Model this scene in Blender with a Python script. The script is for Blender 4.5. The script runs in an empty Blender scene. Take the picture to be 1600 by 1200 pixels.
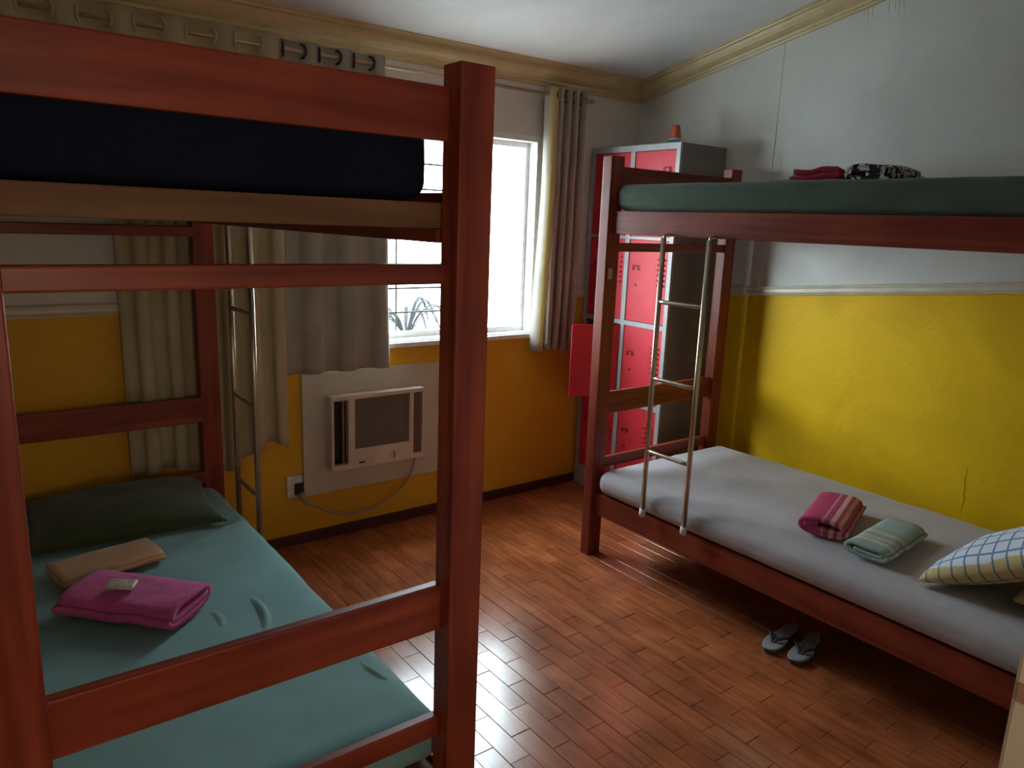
import bpy, bmesh, math, random
from math import sin, cos, pi, radians
from mathutils import Vector, Matrix, noise

random.seed(7)
S = bpy.context.scene
COL = S.collection

# ------------------------------------------------------------------ camera
H = 1.5
YAW, PITCH, ROLL, FPX = radians(37.318), radians(-12.198), radians(2.169), 1168.66
fw = Vector((sin(YAW) * cos(PITCH), cos(YAW) * cos(PITCH), sin(PITCH)))
rt = Vector((cos(YAW), -sin(YAW), 0))
up = rt.cross(fw)
r2 = rt * cos(ROLL) + up * sin(ROLL)
u2 = -rt * sin(ROLL) + up * cos(ROLL)
cd = bpy.data.cameras.new('camera')
cam = bpy.data.objects.new('camera', cd)
COL.objects.link(cam)
M = Matrix((r2, u2, -fw)).transposed().to_4x4()
M.translation = (0, 0, H)
cam.matrix_world = M
cd.sensor_fit = 'HORIZONTAL'
cd.sensor_width = 36
cd.lens = FPX * 36 / 1600
cd.clip_start = 0.02
S.camera = cam

# ------------------------------------------------------------------ sky, light, exposure
W = bpy.data.worlds.new('sky')
S.world = W
W.use_nodes = True
bg = W.node_tree.nodes['Background']
bg.inputs[0].default_value = (0.79, 0.905, 1.0, 1)
bg.inputs[1].default_value = 24
pl = bpy.data.lights.new('window_portal', 'AREA')
pl.shape = 'RECTANGLE'
pl.size, pl.size_y = 1.42, 1.1
pl.cycles.is_portal = True
po = bpy.data.objects.new('window_portal', pl)
COL.objects.link(po)
po.location = (1.87, 3.36, 1.41)
po.rotation_euler = (radians(-90), 0, 0)
# added warm fill light behind the doorway, out of view
ll = bpy.data.lights.new('passage_fill', 'POINT')
ll.energy = 19
ll.color = (1.0, 0.78, 0.58)
ll.shadow_soft_size = 0.22
lo_ = bpy.data.objects.new('passage_fill', ll)
COL.objects.link(lo_)
lo_.location = (0.15, -0.80, 1.40)
S.view_settings.view_transform = 'Standard'
S.view_settings.look = 'None'
S.view_settings.gamma = 1
S.view_settings.use_curve_mapping = False
S.view_settings.exposure = 0.12
S.cycles.use_denoising = True
S.cycles.max_bounces = 10
S.cycles.diffuse_bounces = 7
S.cycles.sample_clamp_indirect = 8

# ------------------------------------------------------------------ materials
def new_mat(name):
    m = bpy.data.materials.new(name)
    m.use_nodes = True
    nt = m.node_tree
    return m, nt, nt.nodes['Principled BSDF']

def nd(nt, t, **kw):
    n = nt.nodes.new(t)
    for k, v in kw.items():
        if k.startswith('i_'):
            n.inputs[k[2:].replace('_', ' ')].default_value = v
        else:
            setattr(n, k, v)
    return n

def coords(nt, scale=(1, 1, 1), rot=(0, 0, 0)):
    tc = nd(nt, 'ShaderNodeTexCoord')
    mp = nd(nt, 'ShaderNodeMapping')
    mp.inputs['Scale'].default_value = scale
    mp.inputs['Rotation'].default_value = rot
    nt.links.new(tc.outputs['Object'], mp.inputs['Vector'])
    return mp.outputs['Vector']

def ramp(nt, fac, stops):
    r = nd(nt, 'ShaderNodeValToRGB')
    e = r.color_ramp.elements
    while len(e) < len(stops):
        e.new(0.5)
    for i, (p, c) in enumerate(stops):
        e[i].position = p
        e[i].color = (*c, 1)
    nt.links.new(fac, r.inputs['Fac'])
    return r.outputs['Color']

def bump(nt, bsdf, height, strength, dist=0.002):
    b = nd(nt, 'ShaderNodeBump')
    b.inputs['Strength'].default_value = strength
    b.inputs['Distance'].default_value = dist
    nt.links.new(height, b.inputs['Height'])
    nt.links.new(b.outputs['Normal'], bsdf.inputs['Normal'])

def mix(nt, fac, a, b, mode='MIX'):
    n = nd(nt, 'ShaderNodeMix', data_type='RGBA', blend_type=mode)
    for sock, v in ((n.inputs[0], fac), (n.inputs[6], a), (n.inputs[7], b)):
        if isinstance(v, (int, float)):
            sock.default_value = v
        elif isinstance(v, tuple):
            sock.default_value = (*v, 1)
        else:
            nt.links.new(v, sock)
    return n.outputs[2]

def plain(name, col, rough=0.6, spec=0.5, metal=0.0, nscale=30, var=0.08, bstr=0.0, coat=0.0):
    m, nt, b = new_mat(name)
    v = coords(nt)
    n = nd(nt, 'ShaderNodeTexNoise')
    n.inputs['Scale'].default_value = nscale
    n.inputs['Detail'].default_value = 3
    nt.links.new(v, n.inputs['Vector'])
    lo = tuple(c * (1 - var) for c in col)
    hi = tuple(min(1, c * (1 + var)) for c in col)
    nt.links.new(ramp(nt, n.outputs['Fac'], [(0.3, lo), (0.7, hi)]), b.inputs['Base Color'])
    b.inputs['Roughness'].default_value = rough
    b.inputs['Specular IOR Level'].default_value = spec
    b.inputs['Metallic'].default_value = metal
    b.inputs['Coat Weight'].default_value = coat
    if bstr:
        bump(nt, b, n.outputs['Fac'], bstr)
    return m

def wood(name, axis, dark, light, rough=0.42, coat=0.06):
    m, nt, b = new_mat(name)
    sc = [26, 26, 26]
    sc['XYZ'.index(axis)] = 1.6
    v = coords(nt, tuple(sc))
    n = nd(nt, 'ShaderNodeTexNoise')
    n.inputs['Scale'].default_value = 1.0
    n.inputs['Detail'].default_value = 5
    n.inputs['Distortion'].default_value = 0.6
    nt.links.new(v, n.inputs['Vector'])
    v2 = coords(nt)
    n2 = nd(nt, 'ShaderNodeTexNoise')
    n2.inputs['Scale'].default_value = 5
    nt.links.new(v2, n2.inputs['Vector'])
    c = ramp(nt, n.outputs['Fac'], [(0.3, dark), (0.72, light)])
    c2 = ramp(nt, n2.outputs['Fac'], [(0.35, (0.82, 0.82, 0.82)), (0.65, (1.08, 1.08, 1.08))])
    nt.links.new(mix(nt, 1.0, c, c2, 'MULTIPLY'), b.inputs['Base Color'])
    b.inputs['Roughness'].default_value = rough
    b.inputs['Coat Weight'].default_value = coat
    b.inputs['Specular IOR Level'].default_value = 0.28
    b.inputs['Coat Roughness'].default_value = 0.2
    bump(nt, b, n.outputs['Fac'], 0.15, 0.001)
    return m

def fabric(name, col, var=0.1, weave=900, wrinkle=0.25, transl=0.0, sheen=0.2, nscale=7):
    m, nt, b = new_mat(name)
    v = coords(nt)
    n = nd(nt, 'ShaderNodeTexNoise')
    n.inputs['Scale'].default_value = nscale
    n.inputs['Detail'].default_value = 4
    nt.links.new(v, n.inputs['Vector'])
    f = nd(nt, 'ShaderNodeTexNoise')
    f.inputs['Scale'].default_value = weave * 0.3
    nt.links.new(v, f.inputs['Vector'])
    lo = tuple(c * (1 - var) for c in col)
    hi = tuple(min(1, c * (1 + var)) for c in col)
    nt.links.new(ramp(nt, n.outputs['Fac'], [(0.3, lo), (0.7, hi)]), b.inputs['Base Color'])
    b.inputs['Roughness'].default_value = 0.9
    b.inputs['Specular IOR Level'].default_value = 0.15
    b.inputs['Sheen Weight'].default_value = sheen
    a = nd(nt, 'ShaderNodeMath', operation='MULTIPLY_ADD')
    nt.links.new(n.outputs['Fac'], a.inputs[0])
    a.inputs[1].default_value = 4.0
    nt.links.new(f.outputs['Fac'], a.inputs[2])
    bump(nt, b, a.outputs[0], wrinkle, 0.003)
    if transl:
        t = nd(nt, 'ShaderNodeBsdfTranslucent')
        t.inputs['Color'].default_value = (*col, 1)
        mx = nd(nt, 'ShaderNodeMixShader')
        mx.inputs[0].default_value = transl
        out = nt.nodes['Material Output']
        nt.links.new(b.outputs[0], mx.inputs[1])
        nt.links.new(t.outputs[0], mx.inputs[2])
        nt.links.new(mx.outputs[0], out.inputs['Surface'])
    return m

def wall_paint(name, col, blotch=0.06, bstr=0.35, rough=0.55, scale=3.0):
    m, nt, b = new_mat(name)
    v = coords(nt)
    n = nd(nt, 'ShaderNodeTexNoise')
    n.inputs['Scale'].default_value = scale
    n.inputs['Detail'].default_value = 6
    n.inputs['Distortion'].default_value = 0.8
    nt.links.new(v, n.inputs['Vector'])
    g = nd(nt, 'ShaderNodeTexNoise')
    g.inputs['Scale'].default_value = 14
    g.inputs['Detail'].default_value = 8
    g.inputs['Roughness'].default_value = 0.65
    g.inputs['Distortion'].default_value = 1.2
    nt.links.new(v, g.inputs['Vector'])
    lo = tuple(c * (1 - blotch) for c in col)
    hi = tuple(min(1, c * (1 + blotch)) for c in col)
    nt.links.new(ramp(nt, n.outputs['Fac'], [(0.3, lo), (0.7, hi)]), b.inputs['Base Color'])
    b.inputs['Roughness'].default_value = rough
    b.inputs['Specular IOR Level'].default_value = 0.2
    bump(nt, b, g.outputs['Fac'], bstr, 0.006)
    return m

MT = {}
RED_D, RED_L = (0.17, 0.024, 0.012), (0.33, 0.066, 0.030)
for ax in 'XYZ':
    MT['wood' + ax] = wood('red_stained_wood_' + ax.lower(), ax, RED_D, RED_L)
MT['slat'] = wood('raw_slat_wood', 'X', (0.12, 0.055, 0.025), (0.24, 0.12, 0.055), 0.6, 0)
MT['cream_wall'] = wall_paint('cream_white_wall_paint', (0.70, 0.685, 0.64))
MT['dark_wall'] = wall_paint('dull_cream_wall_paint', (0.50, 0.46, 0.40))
MT['yellow_wall'] = wall_paint('yellow_wall_paint', (0.80, 0.475, 0.006), 0.10)
MT['ochre_wall'] = wall_paint('ochre_wall_paint', (0.74, 0.40, 0.03), 0.05)
MT['back_upper'] = wall_paint('pale_cream_back_wall_paint', (0.70, 0.66, 0.59), 0.04)
MT['ceiling'] = wall_paint('white_ceiling_paint', (0.78, 0.79, 0.79), 0.05, 0.15)
MT['crown'] = plain('cream_yellow_moulding_paint', (0.62, 0.47, 0.24), 0.35, nscale=12)
MT['rail'] = plain('cream_rail_paint', (0.68, 0.61, 0.48), 0.4, nscale=12)
MT['dark_base'] = plain('dark_red_baseboard', (0.07, 0.02, 0.014), 0.4)
MT['grout'] = plain('dark_floor_joint', (0.05, 0.018, 0.01), 0.7)
MT['white_frame'] = plain('white_window_paint', (0.78, 0.77, 0.74), 0.35)
MT['jamb'] = plain('beige_door_frame_paint', (0.50, 0.44, 0.34), 0.5, nscale=9)
MT['grey_metal'] = plain('grey_locker_metal', (0.36, 0.36, 0.36), 0.42, nscale=18)
MT['locker_side'] = plain('dark_grey_locker_metal', (0.20, 0.185, 0.17), 0.5, nscale=10)
MT['locker_red'] = plain('red_locker_enamel', (0.60, 0.03, 0.045), 0.5, spec=0.35, nscale=8)
MT['locker_in'] = plain('dark_locker_interior', (0.10, 0.02, 0.02), 0.7)
MT['dark_metal'] = plain('dark_metal', (0.04, 0.035, 0.03), 0.4, metal=0.5)
MT['steel'] = plain('brushed_ladder_tube', (0.52, 0.44, 0.33), 0.28, metal=0.85, nscale=40)
MT['brass'] = plain('rod_metal', (0.55, 0.42, 0.28), 0.3, metal=0.6)
MT['ring_dark'] = plain('dark_grommet_metal', (0.06, 0.06, 0.065), 0.3, metal=0.6)
MT['ring_pale'] = plain('pale_grommet_plastic', (0.50, 0.45, 0.36), 0.4)
MT['ac_white'] = plain('aged_white_plastic', (0.70, 0.60, 0.50), 0.4, nscale=6)
MT['ac_brown'] = plain('brown_vent_plastic', (0.30, 0.17, 0.11), 0.5)
MT['panel_white'] = plain('painted_board', (0.60, 0.53, 0.44), 0.5, nscale=5)
MT['black'] = plain('black_plastic', (0.02, 0.02, 0.02), 0.5)
MT['cable'] = plain('grey_cable_rubber', (0.38, 0.33, 0.26), 0.5)
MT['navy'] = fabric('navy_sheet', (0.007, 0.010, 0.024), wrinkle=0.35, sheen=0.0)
MT['teal'] = fabric('teal_green_sheet', (0.18, 0.345, 0.335), wrinkle=0.2, nscale=5)
MT['dgreen'] = fabric('dark_green_sheet', (0.07, 0.105, 0.075), wrinkle=0.2)
MT['greysheet'] = fabric('grey_sheet', (0.42, 0.385, 0.395), wrinkle=0.2, nscale=5)
MT['pillow_green'] = fabric('moss_green_pillowcase', (0.055, 0.07, 0.035), wrinkle=0.3)
MT['pillow_tan'] = fabric('yellow_tan_pillowcase', (0.48, 0.38, 0.16), wrinkle=0.3)
MT['cream_curtain'] = fabric('cream_curtain_cloth', (0.54, 0.46, 0.29), wrinkle=0.2, transl=0.12)
MT['taupe_curtain'] = fabric('taupe_curtain_cloth', (0.40, 0.355, 0.295), wrinkle=0.2, transl=0.06)
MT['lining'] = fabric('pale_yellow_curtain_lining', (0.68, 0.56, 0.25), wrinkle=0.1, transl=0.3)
MT['pink'] = fabric('magenta_pink_terry', (0.62, 0.10, 0.30), wrinkle=0.6, nscale=20)
MT['tan'] = fabric('tan_terry', (0.55, 0.33, 0.17), wrinkle=0.4, nscale=20)
MT['red_cloth'] = fabric('crimson_terry', (0.35, 0.02, 0.04), wrinkle=0.6, nscale=25)
MT['packet'] = plain('foil_packet', (0.55, 0.50, 0.40), 0.3, nscale=60, var=0.35)
MT['paper'] = plain('beige_sticker_paper', (0.60, 0.45, 0.28), 0.7)
MT['orange_cap'] = plain('orange_red_plastic', (0.55, 0.11, 0.05), 0.4)
MT['white_plastic'] = plain('white_plastic', (0.7, 0.7, 0.68), 0.4)
MT['teal_plastic'] = plain('teal_plastic', (0.05, 0.27, 0.27), 0.35)
MT['sole'] = plain('grey_rubber_sole', (0.34, 0.34, 0.33), 0.6, nscale=30, var=0.3)
MT['strap'] = plain('dark_rubber_strap', (0.05, 0.05, 0.07), 0.5)
MT['outside_ground'] = plain('dull_concrete_yard', (0.40, 0.40, 0.39), 0.9, nscale=2)
MT['palm'] = plain('palm_leaf', (0.020, 0.024, 0.028), 0.8, spec=0.1, nscale=5, var=0.3)
MT['bark'] = plain('palm_bark', (0.09, 0.075, 0.06), 0.9)
MT['hair_crack'] = plain('dark_plaster_crack', (0.22, 0.13, 0.01), 0.9)

def stripe_cloth(name, base, bands, axis, period=None):
    """bands: list of (pos0,pos1,colour) along an object axis, in metres"""
    m, nt, b = new_mat(name)
    tc = nd(nt, 'ShaderNodeTexCoord')
    sx = nd(nt, 'ShaderNodeSeparateXYZ')
    nt.links.new(tc.outputs['Object'], sx.inputs[0])
    col = base
    for p0, p1, c in bands:
        g = nd(nt, 'ShaderNodeMath', operation='COMPARE')
        nt.links.new(sx.outputs['XYZ'.index(axis)], g.inputs[0])
        g.inputs[1].default_value = (p0 + p1) / 2
        g.inputs[2].default_value = (p1 - p0) / 2
        col = mix(nt, g.outputs[0], col, c)
    n = nd(nt, 'ShaderNodeTexNoise')
    n.inputs['Scale'].default_value = 160
    nt.links.new(tc.outputs['Object'], n.inputs['Vector'])
    n3 = ramp(nt, n.outputs['Fac'], [(0.3, (0.75, 0.75, 0.75)), (0.7, (1.1, 1.1, 1.1))])
    nt.links.new(mix(nt, 1.0, col, n3, 'MULTIPLY'), b.inputs['Base Color'])
    b.inputs['Roughness'].default_value = 0.9
    b.inputs['Specular IOR Level'].default_value = 0.1
    bump(nt, b, n.outputs['Fac'], 0.6, 0.003)
    return m

MT['pink_stripe'] = stripe_cloth('pink_towel_cloth_with_pale_stripes', (0.50, 0.07, 0.16),
    [(-0.003, 0.006, (0.62, 0.26, 0.26)), (-0.038, -0.022, (0.70, 0.46, 0.36)), (-0.066, -0.052, (0.62, 0.36, 0.20)), (-0.088, -0.078, (0.60, 0.38, 0.28))], 'Y')
MT['mint_stripe'] = stripe_cloth('mint_towel_cloth_with_pale_stripes', (0.36, 0.47, 0.42),
    [(-0.12, -0.10, (0.62, 0.60, 0.52)), (-0.085, -0.06, (0.58, 0.50, 0.42)), (-0.05, -0.04, (0.50, 0.28, 0.26)), (-0.025, -0.005, (0.60, 0.56, 0.46)), (0.01, 0.02, (0.5, 0.34, 0.3))], 'X')

def zebra():
    m, nt, b = new_mat('black_white_patterned_cloth')
    v = coords(nt)
    w = nd(nt, 'ShaderNodeTexWave')
    w.inputs['Scale'].default_value = 9
    w.inputs['Distortion'].default_value = 9
    w.inputs['Detail Scale'].default_value = 3
    nt.links.new(v, w.inputs['Vector'])
    nt.links.new(ramp(nt, w.outputs['Fac'], [(0.42, (0.02, 0.02, 0.025)), (0.56, (0.52, 0.50, 0.44))]), b.inputs['Base Color'])
    b.inputs['Roughness'].default_value = 0.9
    return m
MT['zebra'] = zebra()

def check_cloth():
    m, nt, b = new_mat('white_pillowcase_with_blue_check')
    tc = nd(nt, 'ShaderNodeTexCoord')
    sx = nd(nt, 'ShaderNodeSeparateXYZ')
    nt.links.new(tc.outputs['Object'], sx.inputs[0])
    fac = None
    for ax in (0, 1):
        f = nd(nt, 'ShaderNodeMath', operation='PINGPONG')
        nt.links.new(sx.outputs[ax], f.inputs[0])
        f.inputs[1].default_value = 0.021
        l = nd(nt, 'ShaderNodeMath', operation='LESS_THAN')
        nt.links.new(f.outputs[0], l.inputs[0])
        l.inputs[1].default_value = 0.0032
        if fac is None:
            fac = l.outputs[0]
        else:
            mx = nd(nt, 'ShaderNodeMath', operation='MAXIMUM')
            nt.links.new(fac, mx.inputs[0])
            nt.links.new(l.outputs[0], mx.inputs[1])
            fac = mx.outputs[0]
    n = nd(nt, 'ShaderNodeTexNoise')
    n.inputs['Scale'].default_value = 9
    n.inputs['Detail'].default_value = 3
    nt.links.new(tc.outputs['Object'], n.inputs['Vector'])
    # colours the pillow's lower half tan; the border wanders a little round the seam
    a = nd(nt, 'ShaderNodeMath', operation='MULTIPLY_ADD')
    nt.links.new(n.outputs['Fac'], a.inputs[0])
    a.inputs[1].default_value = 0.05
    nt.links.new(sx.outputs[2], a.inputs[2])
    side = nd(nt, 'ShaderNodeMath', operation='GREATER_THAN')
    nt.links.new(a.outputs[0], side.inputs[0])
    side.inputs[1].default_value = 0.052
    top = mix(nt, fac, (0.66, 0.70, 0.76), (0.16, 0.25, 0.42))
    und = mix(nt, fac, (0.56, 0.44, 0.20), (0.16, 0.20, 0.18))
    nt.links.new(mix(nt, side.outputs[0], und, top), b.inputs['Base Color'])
    b.inputs['Roughness'].default_value = 0.9
    bump(nt, b, n.outputs['Fac'], 0.5, 0.01)
    return m
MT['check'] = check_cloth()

def plank_mat():
    m, nt, b = new_mat('varnished_parquet_wood')
    oi = nd(nt, 'ShaderNodeObjectInfo')
    tc = nd(nt, 'ShaderNodeTexCoord')
    geo = nd(nt, 'ShaderNodeNewGeometry')
    mp = nd(nt, 'ShaderNodeMapping')
    mp.inputs['Scale'].default_value = (40, 4, 10)
    nt.links.new(geo.outputs['Position'], mp.inputs['Vector'])
    n = nd(nt, 'ShaderNodeTexNoise')
    n.inputs['Scale'].default_value = 1
    n.inputs['Detail'].default_value = 5
    n.inputs['Distortion'].default_value = 0.7
    nt.links.new(mp.outputs[0], n.inputs['Vector'])
    n2 = nd(nt, 'ShaderNodeTexNoise')
    n2.inputs['Scale'].default_value = 4.5
    n2.inputs['Detail'].default_value = 4
    nt.links.new(geo.outputs['Position'], n2.inputs['Vector'])
    base = ramp(nt, n.outputs['Fac'], [(0.3, (0.31, 0.082, 0.028)), (0.7, (0.52, 0.16, 0.056))])
    tone = ramp(nt, oi.outputs['Random'], [(0.0, (0.86, 0.82, 0.80)), (0.6, (1.0, 1.0, 1.0)), (1.0, (1.14, 1.18, 1.18))])
    c = mix(nt, 1.0, base, tone, 'MULTIPLY')
    wear = ramp(nt, n2.outputs['Fac'], [(0.36, (0.74, 0.72, 0.72)), (0.64, (1.1, 1.1, 1.08))])
    nt.links.new(mix(nt, 1.0, c, wear, 'MULTIPLY'), b.inputs['Base Color'])
    rr = nd(nt, 'ShaderNodeMapRange')
    rr.inputs['To Min'].default_value = 0.16
    rr.inputs['To Max'].default_value = 0.30
    nt.links.new(n2.outputs['Fac'], rr.inputs['Value'])
    nt.links.new(rr.outputs[0], b.inputs['Roughness'])
    b.inputs['Specular IOR Level'].default_value = 0.6
    b.inputs['Coat Weight'].default_value = 0.6
    b.inputs['Coat Roughness'].default_value = 0.16
    bump(nt, b, n2.outputs['Fac'], 0.25, 0.004)
    return m
MT['plank'] = plank_mat()

def glass_mat():
    m, nt, b = new_mat('clear_window_glass')
    out = nt.nodes['Material Output']
    t = nd(nt, 'ShaderNodeBsdfTransparent')
    t.inputs['Color'].default_value = (0.93, 0.96, 0.95, 1)
    g = nd(nt, 'ShaderNodeBsdfGlossy')
    g.inputs['Roughness'].default_value = 0.02
    mx = nd(nt, 'ShaderNodeMixShader')
    mx.inputs[0].default_value = 0.06
    nt.links.new(t.outputs[0], mx.inputs[1])
    nt.links.new(g.outputs[0], mx.inputs[2])
    nt.links.new(mx.outputs[0], out.inputs['Surface'])
    return m
MT['glass'] = glass_mat()

# ------------------------------------------------------------------ mesh helpers
def root_of(o):
    while o.parent:
        o = o.parent
    return o

def obj(name, bm, mats, parent=None, smooth=False, kind=None, bevel=0.0):
    """link a bmesh (built in world metres) as ONE object; under a thing its vertices are taken relative to the thing's base"""
    if bevel:
        bmesh.ops.bevel(bm, geom=list(bm.edges), offset=bevel, segments=2, profile=0.6, affect='EDGES', clamp_overlap=True)
    if parent is not None:
        off = root_of(parent).location
        for v in bm.verts:
            v.co -= off
    bm.normal_update()
    me = bpy.data.meshes.new(name)
    bm.to_mesh(me)
    bm.free()
    for m in (mats if isinstance(mats, (list, tuple)) else [mats]):
        me.materials.append(MT[m] if isinstance(m, str) else m)
    if smooth:
        me.polygons.foreach_set('use_smooth', [True] * len(me.polygons))
    o = bpy.data.objects.new(name, me)
    COL.objects.link(o)
    if parent is not None:
        o.parent = parent
    if kind:
        o['kind'] = kind
    return o

def tag(o, label, cat, group=None):
    o['label'] = label
    o['category'] = cat
    if group:
        o['group'] = group
    return o

def thing(name, label, cat, loc, group=None):
    o = bpy.data.objects.new(name, None)
    COL.objects.link(o)
    o.location = loc
    o.empty_display_size = 0.1
    return tag(o, label, cat, group)

def local_thing(name, bm, mats, loc, rot, label, cat, group=None, smooth=True):
    """a one-mesh thing built about its own origin, then placed"""
    o = obj(name, bm, mats, smooth=smooth)
    o.location = loc
    o.rotation_euler = rot
    return tag(o, label, cat, group)

def add_box(bm, x0, x1, y0, y1, z0, z1, mi=0):
    v = [bm.verts.new(p) for p in ((x0, y0, z0), (x1, y0, z0), (x1, y1, z0), (x0, y1, z0), (x0, y0, z1), (x1, y0, z1), (x1, y1, z1), (x0, y1, z1))]
    for f in ((0, 3, 2, 1), (4, 5, 6, 7), (0, 1, 5, 4), (1, 2, 6, 5), (2, 3, 7, 6), (3, 0, 4, 7)):
        bm.faces.new([v[i] for i in f]).material_index = mi
    return v

def box(x0, x1, y0, y1, z0, z1):
    bm = bmesh.new()
    add_box(bm, x0, x1, y0, y1, z0, z1)
    return bm

def quad(bm, pts, mi=0):
    f = bm.faces.new([bm.verts.new(p) for p in pts])
    f.material_index = mi
    return f

def tube(pts, r, seg=10, closed=False, bm=None):
    bm = bm or bmesh.new()
    pts = [Vector(p) for p in pts]
    n = len(pts)
    rings = []
    prev = None
    for i, p in enumerate(pts):
        if closed:
            t = pts[(i + 1) % n] - pts[i - 1]
        else:
            t = pts[min(i + 1, n - 1)] - pts[max(i - 1, 0)]
        t.normalize()
        if prev is None:
            a = Vector((0, 0, 1)) if abs(t.z) < 0.9 else Vector((1, 0, 0))
            nrm = t.cross(a).normalized()
        else:
            nrm = (prev - t * prev.dot(t)).normalized()
        prev = nrm
        bi = t.cross(nrm)
        rr = r[i] if isinstance(r, (list, tuple)) else r
        rings.append([bm.verts.new(p + nrm * rr * cos(2 * pi * k / seg) + bi * rr * sin(2 * pi * k / seg)) for k in range(seg)])
    m = n if closed else n - 1
    for i in range(m):
        a, b = rings[i], rings[(i + 1) % n]
        for k in range(seg):
            bm.faces.new((a[k], a[(k + 1) % seg], b[(k + 1) % seg], b[k]))
    if not closed:
        bm.faces.new(rings[0][::-1])
        bm.faces.new(rings[-1])
    return bm

def lathe(profile, seg=24, cx=0, cy=0):
    bm = bmesh.new()
    rings = [[bm.verts.new((cx + r * cos(2 * pi * k / seg), cy + r * sin(2 * pi * k / seg), z)) for k in range(seg)] for r, z in profile]
    for a, b in zip(rings, rings[1:]):
        for k in range(seg):
            bm.faces.new((a[k], a[(k + 1) % seg], b[(k + 1) % seg], b[k]))
    bm.faces.new(rings[0][::-1])
    bm.faces.new(rings[-1])
    return bm

def soft_box(x0, x1, y0, y1, z0, z1, r, n=(12, 24, 4), fn=None):
    """a cushion-like box with rounded edges, as one closed surface"""
    bm = bmesh.new()
    c = Vector(((x0 + x1) / 2, (y0 + y1) / 2, (z0 + z1) / 2))
    h = Vector(((x1 - x0) / 2, (y1 - y0) / 2, (z1 - z0) / 2))
    cache = {}
    def vert(p):
        k = tuple(round(q, 5) for q in p)
        if k not in cache:
            v = Vector([p[i] * h[i] for i in range(3)])
            inner = Vector([max(-(h[i] - r), min(h[i] - r, v[i])) for i in range(3)])
            d = v - inner
            if d.length > 1e-9:
                v = inner + d.normalized() * r
            v = v + c
            if fn:
                v = fn(v, p)
            cache[k] = bm.verts.new(v)
        return cache[k]
    def steps(m, half):
        e = r / half
        s = [-1, -1 + e * 0.3, -1 + e * 0.65, -1 + e]
        for i in range(1, m):
            s.append(-1 + e + (2 - 2 * e) * i / m)
        return s + [1 - e, 1 - e * 0.65, 1 - e * 0.3, 1]
    st = [steps(n[i], h[i]) for i in range(3)]
    for a in range(3):
        b, d = (a + 1) % 3, (a + 2) % 3
        for s in (-1, 1):
            for i in range(len(st[b]) - 1):
                for j in range(len(st[d]) - 1):
                    q = []
                    for (u, w) in ((i, j), (i + 1, j), (i + 1, j + 1), (i, j + 1)):
                        p = [0, 0, 0]
                        p[a], p[b], p[d] = s, st[b][u], st[d][w]
                        q.append(vert(p))
                    if len(set(q)) == 4:
                        try:
                            bm.faces.new(q if s > 0 else q[::-1])
                        except ValueError:
                            pass
    return bm

def plate(xs, zs, holes, y0, y1, to=lambda x, y, z: (x, y, z), mi=None):
    """a plate lying in x/z with rectangular holes, thickness y0..y1, one connected surface; holes are (i, j) cells left out"""
    bm = bmesh.new()
    V = {}
    def v(i, j, k):
        if (i, j, k) not in V:
            V[i, j, k] = bm.verts.new(to(xs[i], (y0, y1)[k], zs[j]))
        return V[i, j, k]
    solid = lambda i, j: 0 <= i < len(xs) - 1 and 0 <= j < len(zs) - 1 and (i, j) not in holes
    for i in range(len(xs) - 1):
        for j in range(len(zs) - 1):
            if not solid(i, j):
                continue
            fs = [bm.faces.new((v(i, j, 0), v(i + 1, j, 0), v(i + 1, j + 1, 0), v(i, j + 1, 0))),
                  bm.faces.new((v(i, j, 1), v(i, j + 1, 1), v(i + 1, j + 1, 1), v(i + 1, j, 1)))]
            if not solid(i - 1, j):
                fs.append(bm.faces.new((v(i, j, 0), v(i, j + 1, 0), v(i, j + 1, 1), v(i, j, 1))))
            if not solid(i + 1, j):
                fs.append(bm.faces.new((v(i + 1, j, 0), v(i + 1, j, 1), v(i + 1, j + 1, 1), v(i + 1, j + 1, 0))))
            if not solid(i, j - 1):
                fs.append(bm.faces.new((v(i, j, 0), v(i, j, 1), v(i + 1, j, 1), v(i + 1, j, 0))))
            if not solid(i, j + 1):
                fs.append(bm.faces.new((v(i, j + 1, 0), v(i + 1, j + 1, 0), v(i + 1, j + 1, 1), v(i, j + 1, 1))))
            if mi:
                for f in fs:
                    f.material_index = mi(i, j)
    bmesh.ops.recalc_face_normals(bm, faces=bm.faces)
    return bm

def sweep(profile, a, b, da, db, up_=Vector((0, 0, 1))):
    """extrude a closed (d, h) profile from a to b; d runs along da (or db at the far end, for mitres), h along up_"""
    bm = bmesh.new()
    ra = [bm.verts.new(Vector(a) + Vector(da) * d + up_ * h) for d, h in profile]
    rb = [bm.verts.new(Vector(b) + Vector(db) * d + up_ * h) for d, h in profile]
    n = len(profile)
    for k in range(n):
        bm.faces.new((ra[k], ra[(k + 1) % n], rb[(k + 1) % n], rb[k]))
    bm.faces.new(ra[::-1])
    bm.faces.new(rb)
    bmesh.ops.recalc_face_normals(bm, faces=bm.faces)
    return bm

def nz(p, s, seed=0.0):
    return noise.noise(Vector((p[0] * s + seed, p[1] * s - seed, p[2] * s + 2 * seed)))

# ------------------------------------------------------------------ the room
STEPD = 0.002
YW, XR, XL, YF = 3.17, 3.265, -0.40, 0.164
TH = 0.16
RS = 0.103
def rail_z(y): return 1.199 + RS * (2.152 - y)          # the wall rail on the right climbs towards the door
CS = 0.205
def ceil_z(y): return 2.29 + CS * (3.07 - y)

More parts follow.
